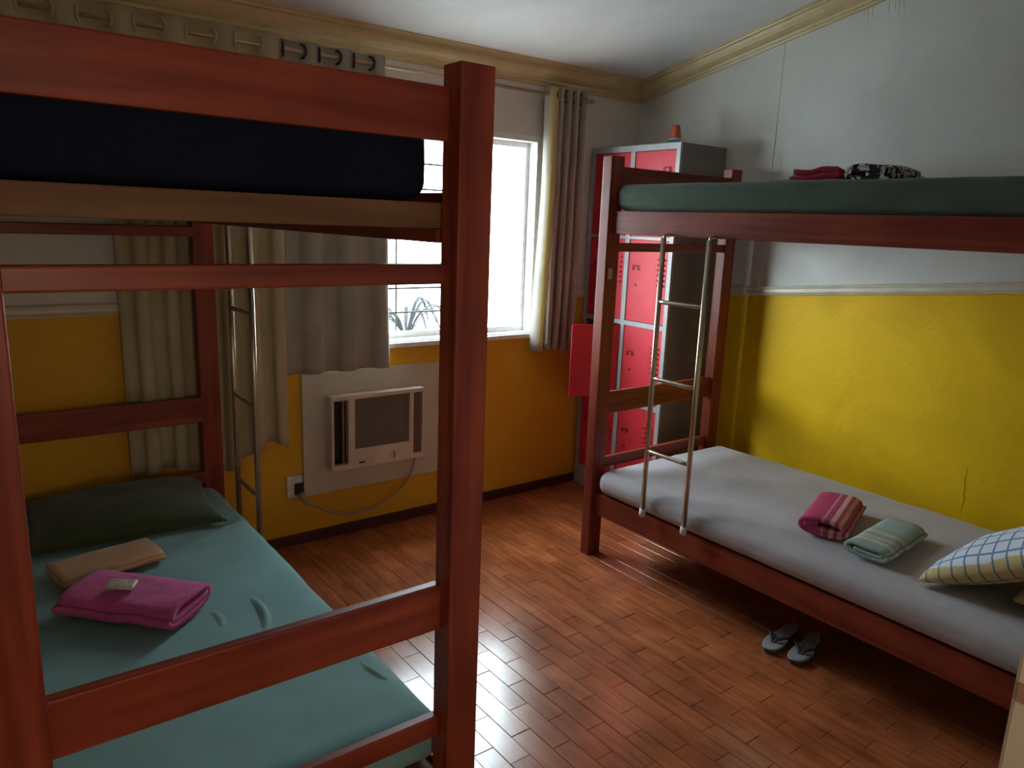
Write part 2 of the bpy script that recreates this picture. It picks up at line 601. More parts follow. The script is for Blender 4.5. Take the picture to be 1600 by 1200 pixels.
# floor: sub-base plus parquet blocks
fl = obj('floor', box(XL - 0.2, XR + 0.2, -1.3, YW + TH, -0.08, -0.004), 'grout', kind='structure')
PW, PL = 0.0705, 0.2105
pm = bmesh.new()
add_box(pm, -PW / 2 + 0.0004, PW / 2 - 0.0004, -PL / 2 + 0.0004, PL / 2 - 0.0004, -0.006, 0.0)
bmesh.ops.bevel(pm, geom=[e for e in pm.edges if all(v.co.z > -0.001 for v in e.verts)], offset=0.0011, segments=1, affect='EDGES')
pme = bpy.data.meshes.new('plank')
pm.to_mesh(pme)
pme.materials.append(MT['plank'])
from bpy_extras.object_utils import world_to_camera_view
bpy.context.view_layer.update()
blocks = []
c0 = -6
for c in range(c0, 60):
    x = 1.182 + PW * (c - 0) - PW * 20
    if x - PW / 2 < XL - 0.06 or x + PW / 2 > XR + 0.06:
        continue
    sh = (0.5 if c % 2 else 0.0) + random.uniform(-0.06, 0.06)
    for k in range(-3, 20):
        y = 1.54 + PL * (k - 6 + sh)
        if y - PL / 2 < -1.2 or y + PL / 2 > YW + 0.215:
            continue
        u = world_to_camera_view(S, cam, Vector((x, y, 0)))
        seen = -0.02 < u.x < 1.02 and -0.03 < u.y < 1.03 and u.z > 0
        hidden = (x < 0.80 and 1.2 < y < 3.1) or (x > 2.9 and y > 2.45)
        blocks.append((0 if seen and not hidden else 1, x * x + y * y, x, y))
blocks.sort()
rest = bmesh.new()
for i, (s, d, x, y) in enumerate(blocks):
    z = random.uniform(-0.0008, 0.0006)
    tx, ty = random.gauss(0, 0.0035), random.gauss(0, 0.0022)
    if i < 300:
        o = bpy.data.objects.new('plank', pme)
        COL.objects.link(o)
        o.parent = fl
        o.location = (x, y, z)
        o.rotation_euler = (ty, tx, 0)
    else:
        t = pm.copy()
        bmesh.ops.transform(t, matrix=Matrix.Translation((x, y, z)) @ Matrix.Rotation(tx, 4, 'Y'), verts=t.verts)
        tmp = bpy.data.meshes.new('tmp')
        t.to_mesh(tmp)
        t.free()
        rest.from_mesh(tmp)
        bpy.data.meshes.remove(tmp)
pm.free()
obj('plank_field', rest, 'plank', fl, kind='stuff')

# window wall: two-colour paint, one opening
WX0, WX1, WZ0, WZ1 = 1.24, 2.557, 0.90, 1.935
RB = 1.100                                              # underside of the rail on this wall
xs = [XL - TH, WX0, WX1, XR + TH]
zs = [-0.02, WZ0, RB, WZ1, 2.42]
wb = plate(xs, zs, {(1, 1), (1, 2)}, YW, YW + TH, mi=lambda i, j: 1 if j < 2 else 0)
wall_back = obj('wall_back', wb, ['back_upper', 'ochre_wall'], kind='structure')

# right wall, painted yellow under a climbing rail; its far end stands 18 mm proud
def right_piece(bm, x, y0, y1):
    for lo, hi, m in ((lambda y: -0.02, rail_z, 1), (rail_z, lambda y: ceil_z(y) + 0.05, 0)):
        quad(bm, ((x, y1, lo(y1)), (x, y0, lo(y0)), (x, y0, hi(y0)), (x, y1, hi(y1))), m)
bm = bmesh.new()
STEP = 2.265
right_piece(bm, XR - STEPD, STEP, YW + 0.01)
right_piece(bm, XR, -1.3, STEP)
for lo, hi, m in ((-0.02, rail_z(STEP), 1), (rail_z(STEP), ceil_z(STEP) + 0.05, 0)):
    quad(bm, ((XR - STEPD, STEP, lo), (XR, STEP, lo), (XR, STEP, hi), (XR - STEPD, STEP, hi)), m)
quad(bm, ((XR + TH, -1.3, -0.02), (XR + TH, YW + 0.01, -0.02), (XR + TH, YW + 0.01, 3.4), (XR + TH, -1.3, 3.4)))
wall_right = obj('wall_right', bm, ['cream_wall', 'yellow_wall'], kind='structure')
pts = [(XR - 0.0004, 1.192 + 0.003 * sin(k * 1.9) + 0.004 * sin(k * 0.5), 0.60 - 0.016 * k) for k in range(14)]
obj('plaster_crack', tube(pts, [0.0004 + 0.0007 * sin(pi * k / 13) for k in range(14)], 5), 'hair_crack', wall_right)

bm = bmesh.new()
for k in range(9):
    y = 1.90 - 0.022 * k + random.uniform(-0.006, 0.006)
    if k in (3, 4):
        continue
    z = 2.50 - random.uniform(0, 0.02)
    tube([(XR - 0.0003, y, z), (XR - 0.0003, y - 0.004, z - 0.05), (XR - 0.0003, y - 0.010, z - random.uniform(0.08, 0.12))], [0.0012, 0.0016, 0.0006], 5, bm=bm)
obj('plaster_scratches', bm, 'rail', wall_right, kind='stuff')
obj('wall_left', box(XL - TH, XL, -1.3, YW, -0.02, 3.5), 'dark_wall', kind='structure')
# wall with the doorway the picture is taken from
DX0, DX1 = -0.33, 0.598
bm = plate([XL, DX0, DX1 + 0.03, XR], [-0.02, 2.1, 3.3], {(1, 0)}, YF - 0.12, YF)
obj('wall_front', bm, 'dark_wall', kind='structure')
# passage behind the doorway
bm = bmesh.new()
bm.free()
bm = box(XL, XR, -1.36, -1.3, -0.02, 3.5)
obj('wall_passage', bm, 'dark_wall', kind='structure')
y0, y1 = -1.36, YW + TH
bm = box(XL - TH, XR + TH, y0, y1, 0, 0.06)
for v in bm.verts:
    v.co.z += ceil_z(v.co.y)
obj('ceiling', bm, 'ceiling', kind='structure')

# door frame at the picture's edge
d1 = obj('door_1', box(DX1, DX1 + 0.03, YF - 0.13, YF, 0, 2.1), 'jamb', kind='structure', bevel=0.003)
obj('hinge', box(DX1 - 0.003, DX1 + 0.001, YF - 0.03, YF - 0.004, 1.172, 1.186), 'ac_brown', d1)
obj('architrave', box(DX1 + 0.07, DX1 + 0.14, YF, YF + 0.012, 0, 2.15), 'jamb', d1, bevel=0.004)

# cornice: ovolo and steps
cor = [(0, 0), (0.0, -0.085), (0.012, -0.085), (0.016, -0.075), (0.024, -0.073), (0.028, -0.062), (0.040, -0.058), (0.056, -0.046),
       (0.068, -0.030), (0.074, -0.018), (0.086, -0.016), (0.090, -0.008), (0.098, -0.006), (0.098, 0.012), (0, 0.03)]
czb = ceil_z(YW)
tr1 = obj('trim_1', sweep([(d, h + CS * d) for d, h in cor], (XL, YW, czb), (XR, YW, czb), (0, -1, 0), (-1, -1, 0)), 'crown', kind='structure')
tr2 = obj('trim_2', sweep(cor, (XR, YW, czb), (XR, -1.3, ceil_z(-1.3)), (-1, -1, -0 + CS), (-1, 0, 0)), 'crown', kind='structure')
rp = [(0, 0), (0.012, 0), (0.016, 0.006), (0.022, 0.010), (0.016, 0.016), (0.014, 0.028), (0.020, 0.034), (0.022, 0.040), (0.014, 0.046), (0, 0.046)]
obj('trim_3', sweep(rp, (XL, YW, RB), (WX0 - 0.03, YW, RB), (0, -1, 0), (0, -1, 0)), 'rail', kind='structure')
obj('trim_4', sweep(rp, (WX1 + 0.03, YW, RB), (XR - STEPD, YW, RB), (0, -1, 0), (0, -1, 0)), 'rail', kind='structure')
obj('trim_5', sweep(rp, (XR - STEPD, YW, rail_z(YW)), (XR - STEPD, STEP, rail_z(STEP)), (-1, 0, 0), (-1, 0, 0)), 'rail', kind='structure')
obj('trim_6', sweep(rp, (XR, STEP, rail_z(STEP)), (XR, YF, rail_z(YF)), (-1, 0, 0), (-1, 0, 0)), 'rail', kind='structure')
obj('baseboard_back', box(XL, XR - 0.02, YW - 0.014, YW, 0, 0.05), 'dark_base', kind='structure', bevel=0.004)
obj('baseboard_right', box(XR - 0.032, XR - STEPD, YF, YW - 0.016, 0, 0.05), 'dark_base', kind='structure', bevel=0.004)

# window
F0, F1, G0, G1 = WX0, WX1, WZ0, WZ1
fb = 0.042
win = obj('window_1', plate([F0, F0 + fb, F1 - fb, F1], [G0, G0 + 0.022, G1 - 0.028, G1], {(1, 1)}, YW - 0.012, YW + TH - 0.02), 'white_frame', kind='structure')
mx = 2.13
for a, b, yy in ((F0 + fb + 0.001, mx + 0.02, YW + 0.085), (mx - 0.02, F1 - fb - 0.001, YW + 0.055)):
    sa = obj('window_sash', plate([a, a + 0.022, b - 0.022, b], [G0 + 0.023, G0 + 0.05, G1 - 0.055, G1 - 0.029], {(1, 1)}, yy, yy + 0.025), 'white_frame', win)
    obj('pane', box(a + 0.020, b - 0.020, yy + 0.010, yy + 0.014, G0 + 0.048, G1 - 0.053), 'glass', sa)
obj('window_sill', box(F0 - 0.02, F1 + 0.02, YW - 0.03, YW - 0.0125, G0 - 0.008, G0 + 0.016), 'white_frame', win, bevel=0.004)
for k in range(8):
    z = 1.041 + k * 0.12
    obj('grille_bar', tube([(F0 + fb, YW + TH - 0.040, z), (2.10, YW + TH - 0.040, z)], 0.0052, 6), 'dark_metal', win)
for x in (1.50, 1.775, 2.10):
    obj('grille_bar', tube([(x, YW + TH - 0.029, G0 + 0.022), (x, YW + TH - 0.029, G1 - 0.028)], 0.005, 6), 'dark_metal', win)

# outside: yard and a palm whose fronds hang in front of the window
obj('ground', box(-12, 16, YW + TH + 0.02, 24, -0.4, -0.3), 'outside_ground', kind='structure')
palm = thing('palm_plant', 'small palm plant with arching fronds in the bright yard outside the window', 'plant', (3.33, 6.0, -0.3))
obj('palm_trunk', tube([(3.33, 6.0, -0.3), (3.34, 6.02, 0.1), (3.33, 6.0, 0.42)], [0.06, 0.05, 0.04], 10), 'bark', palm, smooth=True)
for k in range(14):
    a = 2 * pi * k / 14 + 0.25
    L = random.uniform(0.42, 0.66)
    rise = random.uniform(0.25, 0.5)
    bm = bmesh.new()
    prev = None
    for i in range(9):
        t = i / 8
        p = Vector((3.33 + cos(a) * L * t, 6.0 + sin(a) * L * t * 0.8, 0.42 + rise * sin(t * 2.3) - 0.35 * t * t))
        side = Vector((-sin(a), cos(a), 0)) * (0.019 * sin(pi * (0.12 + 0.86 * t)))
        row = [bm.verts.new(p - side + Vector((0, 0, -0.012))), bm.verts.new(p), bm.verts.new(p + side + Vector((0, 0, -0.012)))]
        if prev:
            for q in range(2):
                bm.faces.new((prev[q], row[q], row[q + 1], prev[q + 1]))
        prev = row
    f = obj('frond', bm, 'palm', palm)
    sd = f.modifiers.new('thick', 'SOLIDIFY')
    sd.thickness = 0.004

# ------------------------------------------------------------------ bunk beds
def bunk(label, x0, x1, y0, y1, dz, pdx, pdy, board_dy, far_dz=0.0):
    """x0..x1, y0..y1 outside of the posts"""
    t = thing('bunk_bed', label, 'bunk bed', ((x0 + x1) / 2, (y0 + y1) / 2, 0), 'red wooden bunk beds')
    for (xa, ya) in ((x0, y0), (x1 - pdx, y0), (x0, y1 - pdy), (x1 - pdx, y1 - pdy)):
        obj('post', box(xa, xa + pdx, ya, ya + pdy, 0, 1.775 + dz), 'woodZ', t, bevel=0.004)
    xi0, xi1 = x0 + pdx - 0.002, x1 - pdx + 0.002
    for end in (0, 1):
        yb = (y0 + board_dy) if end == 0 else (y1 - board_dy - 0.024)
        e = far_dz if end else 0
        for nm, za, zb in (('guard_board', 1.640, 1.735), ('end_rail', 1.380, 1.418), ('end_rail', 0.656, 0.758), ('end_rail', 0.400, 0.449)):
            obj(nm, box(xi0, xi1, yb, yb + 0.024, za + dz + e, zb + dz + e), 'woodX', t, bevel=0.004)
    yi0, yi1 = y0 + pdy - 0.002, y1 - pdy + 0.002
    for xa in (x0 + pdx * 0.3, x1 - pdx * 0.3 - 0.036):
        obj('side_rail', box(xa, xa + 0.036, yi0, yi1, 1.456 + dz, 1.551 + dz), 'woodY', t, bevel=0.004)
        obj('side_rail', box(xa, xa + 0.036, yi0, yi1, 0.192 + dz, 0.306), 'woodY', t, bevel=0.004)
    ra, rb = x0 + pdx * 0.3 + 0.036, x1 - pdx * 0.3 - 0.036
    for za in (1.456, 0.225):
        for xa, xb in ((ra - 0.001, ra + 0.022), (rb - 0.022, rb + 0.001)):
            obj('ledger', box(xa, xb, yi0 + 0.01, yi1 - 0.01, za + dz, za + 0.026 + dz), 'woodY', t)
    n = 9
    for k in range(n):
        ya = yi0 + 0.006 + (yi1 - yi0 - 0.10) * k / (n - 1)
        obj('slat', box(ra + 0.003, rb - 0.003, ya, ya + 0.085, 1.483 + dz, 1.531 + dz), 'slat', t, bevel=0.003)
        obj('slat', box(ra + 0.003, rb - 0.003, ya, ya + 0.085, 0.252 + dz, 0.296 + dz), 'slat', t, bevel=0.003)
    return t

LX0, LX1, LY0, LY1 = -0.016, 0.837, 1.181, 3.078
bunk('red wooden bunk bed with navy upper mattress, in front of the curtained window', LX0, LX1, LY0, LY1, 0.0, 0.075, 0.06, 0.038, 0.022)
RX0, RX1, RY0, RY1 = 2.262, 3.136, 0.42, 2.393
rbed = bunk('red wooden bunk bed with grey lower mattress, against the yellow wall', RX0, RX1, RY0, RY1, 0.012, 0.075, 0.053, 0.018)
obj('sticker', box(2.278, 2.300, 2.337, 2.3402, 1.276, 1.322), 'paper', rbed)['label'] = 'small beige paper sticker'

# mattresses
def sag(a, seed, s=3.0):
    def f(v, p):
        k = a * (nz(v, s, seed) + 0.4 * nz(v, s * 3, seed))
        v = v.copy()
        v.z += k if p[2] > 0 else 0
        return v
    return f
def mattress(label, mat, x0, x1, y0, y1, z0, z1, r, seed, crown=0.0, bulge=0.0):
    s = sag(0.004, seed)
    def f(v, p):
        v = s(v, p)
        if p[2] > 0:
            v.z += crown * (1 - p[0] ** 2) * (1 - p[1] ** 4)
        v.x += bulge * (1 - p[2] ** 2) * p[0] + 0.003 * nz(v, 9, seed)
        v.z += 0.0025 * nz((v.x * 4, v.y, 0), 10, seed) * max(0, p[2])
        return v
    bm = soft_box(x0, x1, y0, y1, z0, z1, r, (26, 60, 4), f)
    return tag(obj('mattress', bm, mat, smooth=True), label, 'mattress', 'bunk mattresses')
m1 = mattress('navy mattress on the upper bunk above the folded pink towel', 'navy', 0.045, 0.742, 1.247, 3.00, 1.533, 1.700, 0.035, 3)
m2 = mattress('teal green mattress with creased sheet, on the lower bunk with pink towel', 'teal', 0.022, 0.800, 1.250, 3.02, 0.307, 0.416, 0.04, 5, 0.008)
m3 = mattress('dark green mattress on the upper bunk, above the grey one', 'dgreen', 2.285, 3.10, 0.50, 2.335, 1.564, 1.672, 0.04, 7)
m4 = mattress('pale grey mattress on the lower bunk beside the yellow wall', 'greysheet', 2.272, 3.13, 0.48, 2.318, 0.307, 0.422, 0.045, 9, 0.012, 0.006)

# raised creases on the teal sheet
def crease(p0, p1, bow, h, w, parent, mat):
    bm = bmesh.new()
    n = 14
    a, b = Vector(p0), Vector(p1)
    d = (b - a).normalized()
    s = Vector((-d.y, d.x, 0))
    rows = []
    for i in range(n + 1):
        t = i / n
        c = a.lerp(b, t) + s * bow * sin(pi * t)
        hh = h * sin(pi * t)
        rows.append([bm.verts.new(c + s * w * q + Vector((0, 0, -0.003 + hh * e))) for q, e in ((-1, 0), (-0.5, 0.35), (0, 1), (0.4, 0.5), (1, 0))])
    for r0, r1 in zip(rows, rows[1:]):
        for k in range(4):
            bm.faces.new((r0[k], r1[k], r1[k + 1], r0[k + 1]))
    bmesh.ops.recalc_face_normals(bm, faces=bm.faces)
    obj('sheet_crease', bm, mat, parent, smooth=True)
crease((0.613, 2.02, 0.4225), (0.577, 1.775, 0.4225), 0.020, 0.013, 0.016, m2, 'teal')
crease((0.500, 1.99, 0.4240), (0.490, 1.86, 0.4240), 0.012, 0.006, 0.014, m2, 'teal')
crease((0.735, 1.56, 0.4190), (0.765, 1.42, 0.4165), -0.010, 0.010, 0.013, m2, 'teal')

# ------------------------------------------------------------------ ladders
def ladder(label, x, ya, yb, z0, z1, rungs, xr):
    t = thing('bunk_ladder', label, 'ladder', (x, (ya + yb) / 2, z0), 'tubular bunk ladders')
    for y in (ya, yb):
        st = obj('stile', tube([(x, y, z0), (x, y, z1)], 0.0105, 14), 'steel', t, smooth=True)
        sg = 1 if xr > x else -1
        obj('hook', tube([(x, y, z1 - 0.004), (x + sg * 0.004, y, z1 + 0.008), (x + sg * 0.014, y, z1 + 0.011), (xr - sg * 0.002, y, z1 + 0.011)], 0.006, 8), 'steel', st, smooth=True)
        obj('foot_cap', lathe([(0.0125, z0 - 0.012), (0.0135, z0), (0.0125, z0 + 0.022)], 14, x, y), 'white_plastic', st, smooth=True)
    for z in rungs:
        obj('rung', tube([(x, ya, z), (x - 0.004, ya + (yb - ya) * 0.15, z - 0.002), (x - 0.004, ya + (yb - ya) * 0.85, z - 0.002), (x, yb, z)], 0.0085, 12), 'steel', t, smooth=True)
    return t
ladder('thin steel ladder hanging before the cream curtain', 0.850, 2.635, 2.875, 0.255, 1.462, (1.152, 0.821, 0.480), 0.8145)
ladder('thin steel ladder hanging at the side of the bunk beside the red lockers', 2.247, 1.790, 2.012, 0.325, 1.462, (1.217, 0.908, 0.603), 2.2845)

# ------------------------------------------------------------------ curtains
ROD_Z, ROD_Y = 2.140, 3.108
def curtain(name, label, mat, top, bottom, z1, zb, nf, amp, seed, ring_mat, flare=None, yc=ROD_Y, front=True):
    """top/bottom: (x0, x1); zb: function of u -> hem height"""
    t = thing(name, label, 'curtain', ((bottom[0] + bottom[1]) / 2, yc, 0), 'curtains on the window rod')
    nu, nv = nf * 14, 36
    bm = bmesh.new()
    grid = []
    for j in range(nv + 1):
        w = j / nv
        row = []
        for i in range(nu + 1):
            u = i / nu
            s = w if flare is None else min(1, w / flare)
            s = s * s * (3 - 2 * s) if flare else s
            a0 = top[0] + (bottom[0] - top[0]) * s
            a1 = top[1] + (bottom[1] - top[1]) * s
            ph = u * nf * 2 * pi
            k = 1 + 0.25 * nz((u * 6, w * 2.0, 0), 1, seed)
            y = yc + amp * k * sin(ph + 0.5 * w * nz((u * 3, w * 1.5, 3), 1, seed)) 
            x = a0 + (a1 - a0) * u - 0.35 * amp * sin(2 * ph) * (0.3 + 0.7 * w) + 0.010 * w * nz((u * 4, w * 3, 1), 1, seed)
            z = z1 + (zb(u) - z1) * w
            row.append(bm.verts.new((x, y, z)))
        grid.append(row)
    for j in range(nv):
        for i in range(nu):
            bm.faces.new((grid[j][i], grid[j + 1][i], grid[j + 1][i + 1], grid[j][i + 1]))
    o = obj('cloth', bm, mat, t, smooth=True)
    sd = o.modifiers.new('thick', 'SOLIDIFY')
    sd.thickness = 0.003
    for k in range(nf * 2):
        u = (k) / (nf * 2) + 0.0
        x = top[0] + (top[1] - top[0]) * u
        sg = 1 if k % 2 == 0 else -1
        ring = []
        ax = Vector((0.55 * 1, sg * 0.85, 0)).normalized()
        d1 = Vector((-ax.y, ax.x, 0))
        for q in range(18):
            a = 2 * pi * q / 18
            ring.append(Vector((x + 0.003, yc, ROD_Z)) + Vector((0.35, sg * 0.94, 0)) * 0.026 * cos(a) + Vector((0, 0, 1)) * 0.026 * sin(a))
        obj('grommet', tube(ring, 0.0055, 8, closed=True), ring_mat, t, smooth=True)
    return t
curtain('curtain', 'long cream curtain beside the ladder, its hem below the others', 'cream_curtain', (0.10, 1.150), (0.515, 1.142), 2.188,
        lambda u: 0.46 + 0.07 * sin(u * 9) * u, 6, 0.026, 2.0, 'ring_pale', flare=0.42)
curtain('curtain', 'taupe curtain drawn half over the window above the air conditioner', 'taupe_curtain', (1.160, 1.615), (1.140, 1.640), 2.178,
        lambda u: 0.812, 3, 0.020, 5.0, 'ring_dark')
rc = curtain('curtain', 'taupe curtain gathered at the window edge beside the red lockers', 'taupe_curtain', (2.575, 2.778), (2.545, 2.770), 2.178,
        lambda u: 0.822 + 0.01 * sin(u * 7), 4, 0.030, 8.0, 'ring_dark')
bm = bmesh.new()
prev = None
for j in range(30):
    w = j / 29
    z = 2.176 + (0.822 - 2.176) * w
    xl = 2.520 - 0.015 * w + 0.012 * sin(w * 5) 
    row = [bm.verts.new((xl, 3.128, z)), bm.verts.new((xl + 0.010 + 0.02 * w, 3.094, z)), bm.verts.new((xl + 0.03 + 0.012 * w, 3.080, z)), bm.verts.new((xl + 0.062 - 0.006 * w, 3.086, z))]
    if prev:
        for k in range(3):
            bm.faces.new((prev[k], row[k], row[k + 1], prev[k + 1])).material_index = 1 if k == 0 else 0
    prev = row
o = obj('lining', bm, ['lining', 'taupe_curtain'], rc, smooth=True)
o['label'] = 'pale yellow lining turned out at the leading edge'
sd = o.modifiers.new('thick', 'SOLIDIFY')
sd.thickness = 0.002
rod = thing('curtain_rod', 'slim metal curtain rod running along the window wall', 'curtain rod', (1.5, ROD_Y, ROD_Z))
obj('pole', tube([(-0.05, ROD_Y, ROD_Z), (2.82, ROD_Y, ROD_Z)], 0.0085, 12), 'brass', rod, smooth=True)
for x in (-0.05, 2.82):
    sg = 1 if x > 1 else -1
    obj('finial', tube([(x, ROD_Y, ROD_Z), (x + sg * 0.008, ROD_Y, ROD_Z), (x + sg * 0.018, ROD_Y, ROD_Z), (x + sg * 0.03, ROD_Y, ROD_Z)], [0.009, 0.014, 0.014, 0.005], 12), 'brass', rod, smooth=True)
for x in (-0.02, 2.06, 2.805):
    obj('bracket', tube([(x, YW + 0.002, ROD_Z - 0.012), (x, ROD_Y + 0.004, ROD_Z - 0.012)], 0.005, 8), 'brass', rod, smooth=True)

# ------------------------------------------------------------------ air conditioner
pn = tag(obj('mounting_board', plate([1.225, 1.345, 1.785, 1.962], [0.232, 0.375, 0.69, 0.803], {(1, 1)}, YW - 0.022, YW - 0.001), 'panel_white', bevel=0.0),
         'pale painted board around the air conditioner under the window', 'board')
AX0, AX1, AZ0, AZ1, AY = 1.328, 1.806, 0.352, 0.704, YW - 0.10
ac = thing('air_conditioner', 'white window air conditioner set into the pale board', 'air conditioner', ((AX0 + AX1) / 2, YW, AZ0))
obj('housing', box(AX0 + 0.02, AX1 - 0.022, AY + 0.03, YW - 0.0005, AZ0 + 0.026, AZ1 - 0.016), 'ac_brown', ac)
xs = [AX0, AX0 + 0.014, AX0 + 0.082, AX0 + 0.116, AX0 + 0.400, AX0 + 0.424, AX1 - 0.008, AX1]
zs = [AZ0, AZ0 + 0.026, AZ0 + 0.092, AZ1 - 0.022, AZ1]
holes = {(1, 1), (1, 2), (3, 2), (5, 1), (5, 2)}
bz = obj('bezel', plate(xs, zs, holes, AY, AY + 0.035), 'ac_white', ac)
mod = bz.modifiers.new('soft', 'BEVEL')
mod.width = 0.004
mod.segments = 2
obj('side_shell', box(AX0 + 0.006, AX1 - 0.006, AY + 0.0352, YW - 0.024, AZ0 + 0.006, AZ1 - 0.006), 'ac_white', ac, bevel=0.004)
def grille_mat():
    m, nt, b = new_mat('grey_intake_mesh')
    v = coords(nt)
    w = nd(nt, 'ShaderNodeTexWave', bands_direction='Z')
    w.inputs['Scale'].default_value = 40
    nt.links.new(v, w.inputs['Vector'])
    nt.links.new(ramp(nt, w.outputs['Fac'], [(0.2, (0.15, 0.125, 0.105)), (0.8, (0.20, 0.17, 0.145))]), b.inputs['Base Color'])
    b.inputs['Roughness'].default_value = 0.6
    bump(nt, b, w.outputs['Fac'], 0.5, 0.004)
    return m
MT['grille'] = grille_mat()
obj('intake_grille', box(xs[3] + 0.001, xs[4] - 0.001, AY + 0.008, AY + 0.034, zs[2] + 0.001, zs[3] - 0.001), 'grille', ac)
lo = obj('outlet', box(xs[1] + 0.001, xs[2] - 0.001, AY + 0.030, AY + 0.034, zs[1] + 0.001, zs[3] - 0.001), 'ac_brown', ac)
obj('outlet_opening', box(xs[1] + 0.004, xs[1] + 0.036, AY + 0.027, AY + 0.030, zs[1] + 0.02, zs[3] - 0.006), 'black', lo)
for k in range(9):
    z = zs[1] + 0.03 + k * (zs[3] - zs[1] - 0.05) / 8
    obj('vane', box(xs[1] + 0.003, xs[1] + 0.038, AY + 0.014, AY + 0.027, z, z + 0.004), 'dark_metal', lo)
obj('vane', box(xs[1] + 0.044, xs[1] + 0.050, AY + 0.006, AY + 0.030, zs[1] + 0.006, zs[3] - 0.004), 'ac_brown', lo)
ro = obj('outlet', box(xs[5] + 0.001, xs[6] - 0.001, AY + 0.016, AY + 0.034, zs[1] + 0.001, zs[3] - 0.001), 'ac_brown', ac)
for k in range(4):
    x = xs[5] + 0.008 + k * 0.009
    obj('vane', box(x, x + 0.003, AY + 0.008, AY + 0.016, zs[1] + 0.004, zs[3] - 0.004), 'ac_brown', ro)
def disc_y(x, z, r, y0, y1, seg=20):
    return tube([(x, y1, z), (x, y0 + (y1 - y0) * 0.3, z), (x, y0, z)], [r, r, r * 0.85], seg)
kx, kz = 1.640, AZ0 + 0.040
kn = obj('knob', disc_y(kx, kz, 0.019, AY - 0.010, AY - 0.0002), 'ac_white', ac, smooth=False)
obj('pointer', box(kx - 0.003, kx + 0.003, AY - 0.013, AY - 0.0102, kz - 0.016, kz + 0.016), 'ac_brown', kn)
kn = obj('knob', disc_y(1.543, kz - 0.006, 0.015, AY - 0.006, AY - 0.0002), 'ac_white', ac)
obj('badge', box(1.462, 1.492, AY - 0.0015, AY - 0.0002, AZ0 + 0.022, AZ0 + 0.030), 'dark_metal', ac)
cp = [(1.79, YW - 0.05, AZ0 + 0.012), (1.79, YW - 0.045, 0.325), (1.765, YW - 0.04, 0.245), (1.70, YW - 0.035, 0.168), (1.62, YW - 0.035, 0.125),
      (1.52, YW - 0.035, 0.106), (1.42, YW - 0.035, 0.112), (1.34, YW - 0.035, 0.140), (1.275, YW - 0.035, 0.178), (1.232, YW - 0.04, 0.206)]
def smooth_path(p, n=6):
    p = [Vector(q) for q in p]
    out = []
    for i in range(len(p) - 1):
        a, b, c, d = p[max(i - 1, 0)], p[i], p[i + 1], p[min(i + 2, len(p) - 1)]
        for k in range(n):
            t = k / n
            out.append(0.5 * ((2 * b) + (c - a) * t + (2 * a - 5 * b + 4 * c - d) * t * t + (3 * b - a - 3 * c + d) * t ** 3))
    return out + [p[-1]]
cb = obj('power_cable', tube(smooth_path(cp), 0.0055, 8), 'cable', ac, smooth=True)
obj('cable_plug', tube([(1.236, YW - 0.042, 0.203), (1.224, YW - 0.045, 0.215), (1.212, YW - 0.048, 0.232), (1.205, YW - 0.045, 0.248), (1.203, YW - 0.026, 0.252)], [0.007, 0.012, 0.014, 0.014, 0.012], 10), 'cable', cb, smooth=True)
so = thing('wall_socket', 'small pale wall socket low beside the air conditioner board', 'socket', (1.185, YW, 0.27))
obj('socket_plate', box(1.148, 1.222, YW - 0.012, YW - 0.0005, 0.232, 0.335), 'white_plastic', so, bevel=0.003)
obj('socket_insert', box(1.182, 1.221, YW - 0.024, YW - 0.0122, 0.246, 0.300), 'black', so, bevel=0.002)

# ------------------------------------------------------------------ lockers
KX, KY0, KY1, KZ, KB = 2.906, 2.526, 3.150, 1.907, 3.240
lk = thing('locker', 'grey metal locker cabinet with eight red doors in the corner', 'locker', ((KX + KB) / 2, (KY0 + KY1) / 2, 0))
face = lambda x, y, z: (y, x, z)
obj('cabinet_shell', plate([KY0, KY1], [0.0, KZ], set(), KB - 0.004, KB, face), 'locker_side', lk)
for y in (KY0, KY1 - 0.004):
    obj('side_panel', box(KX + 0.0015, KB - 0.0045, y, y + 0.004, 0.0, KZ - 0.0045), 'locker_side', lk)
obj('top_panel', box(KX + 0.0015, KB - 0.0045, KY0, KY1, KZ - 0.004, KZ), 'locker_side', lk)
ys = [KY0, KY0 + 0.025, 2.824, 2.854, KY1 - 0.025, KY1]
rows = [(0.120, 0.557), (0.585, 0.985), (1.010, 1.437), (1.452, 1.877)]
zs = [0.0]
for a, b in rows:
    zs += [a, b]
zs.append(KZ)
holes = {(i, 1 + 2 * r) for i in (1, 3) for r in range(4)}
obj('face_frame', plate(ys, zs, holes, KX - 0.014, KX + 0.001, face), 'grey_metal', lk)
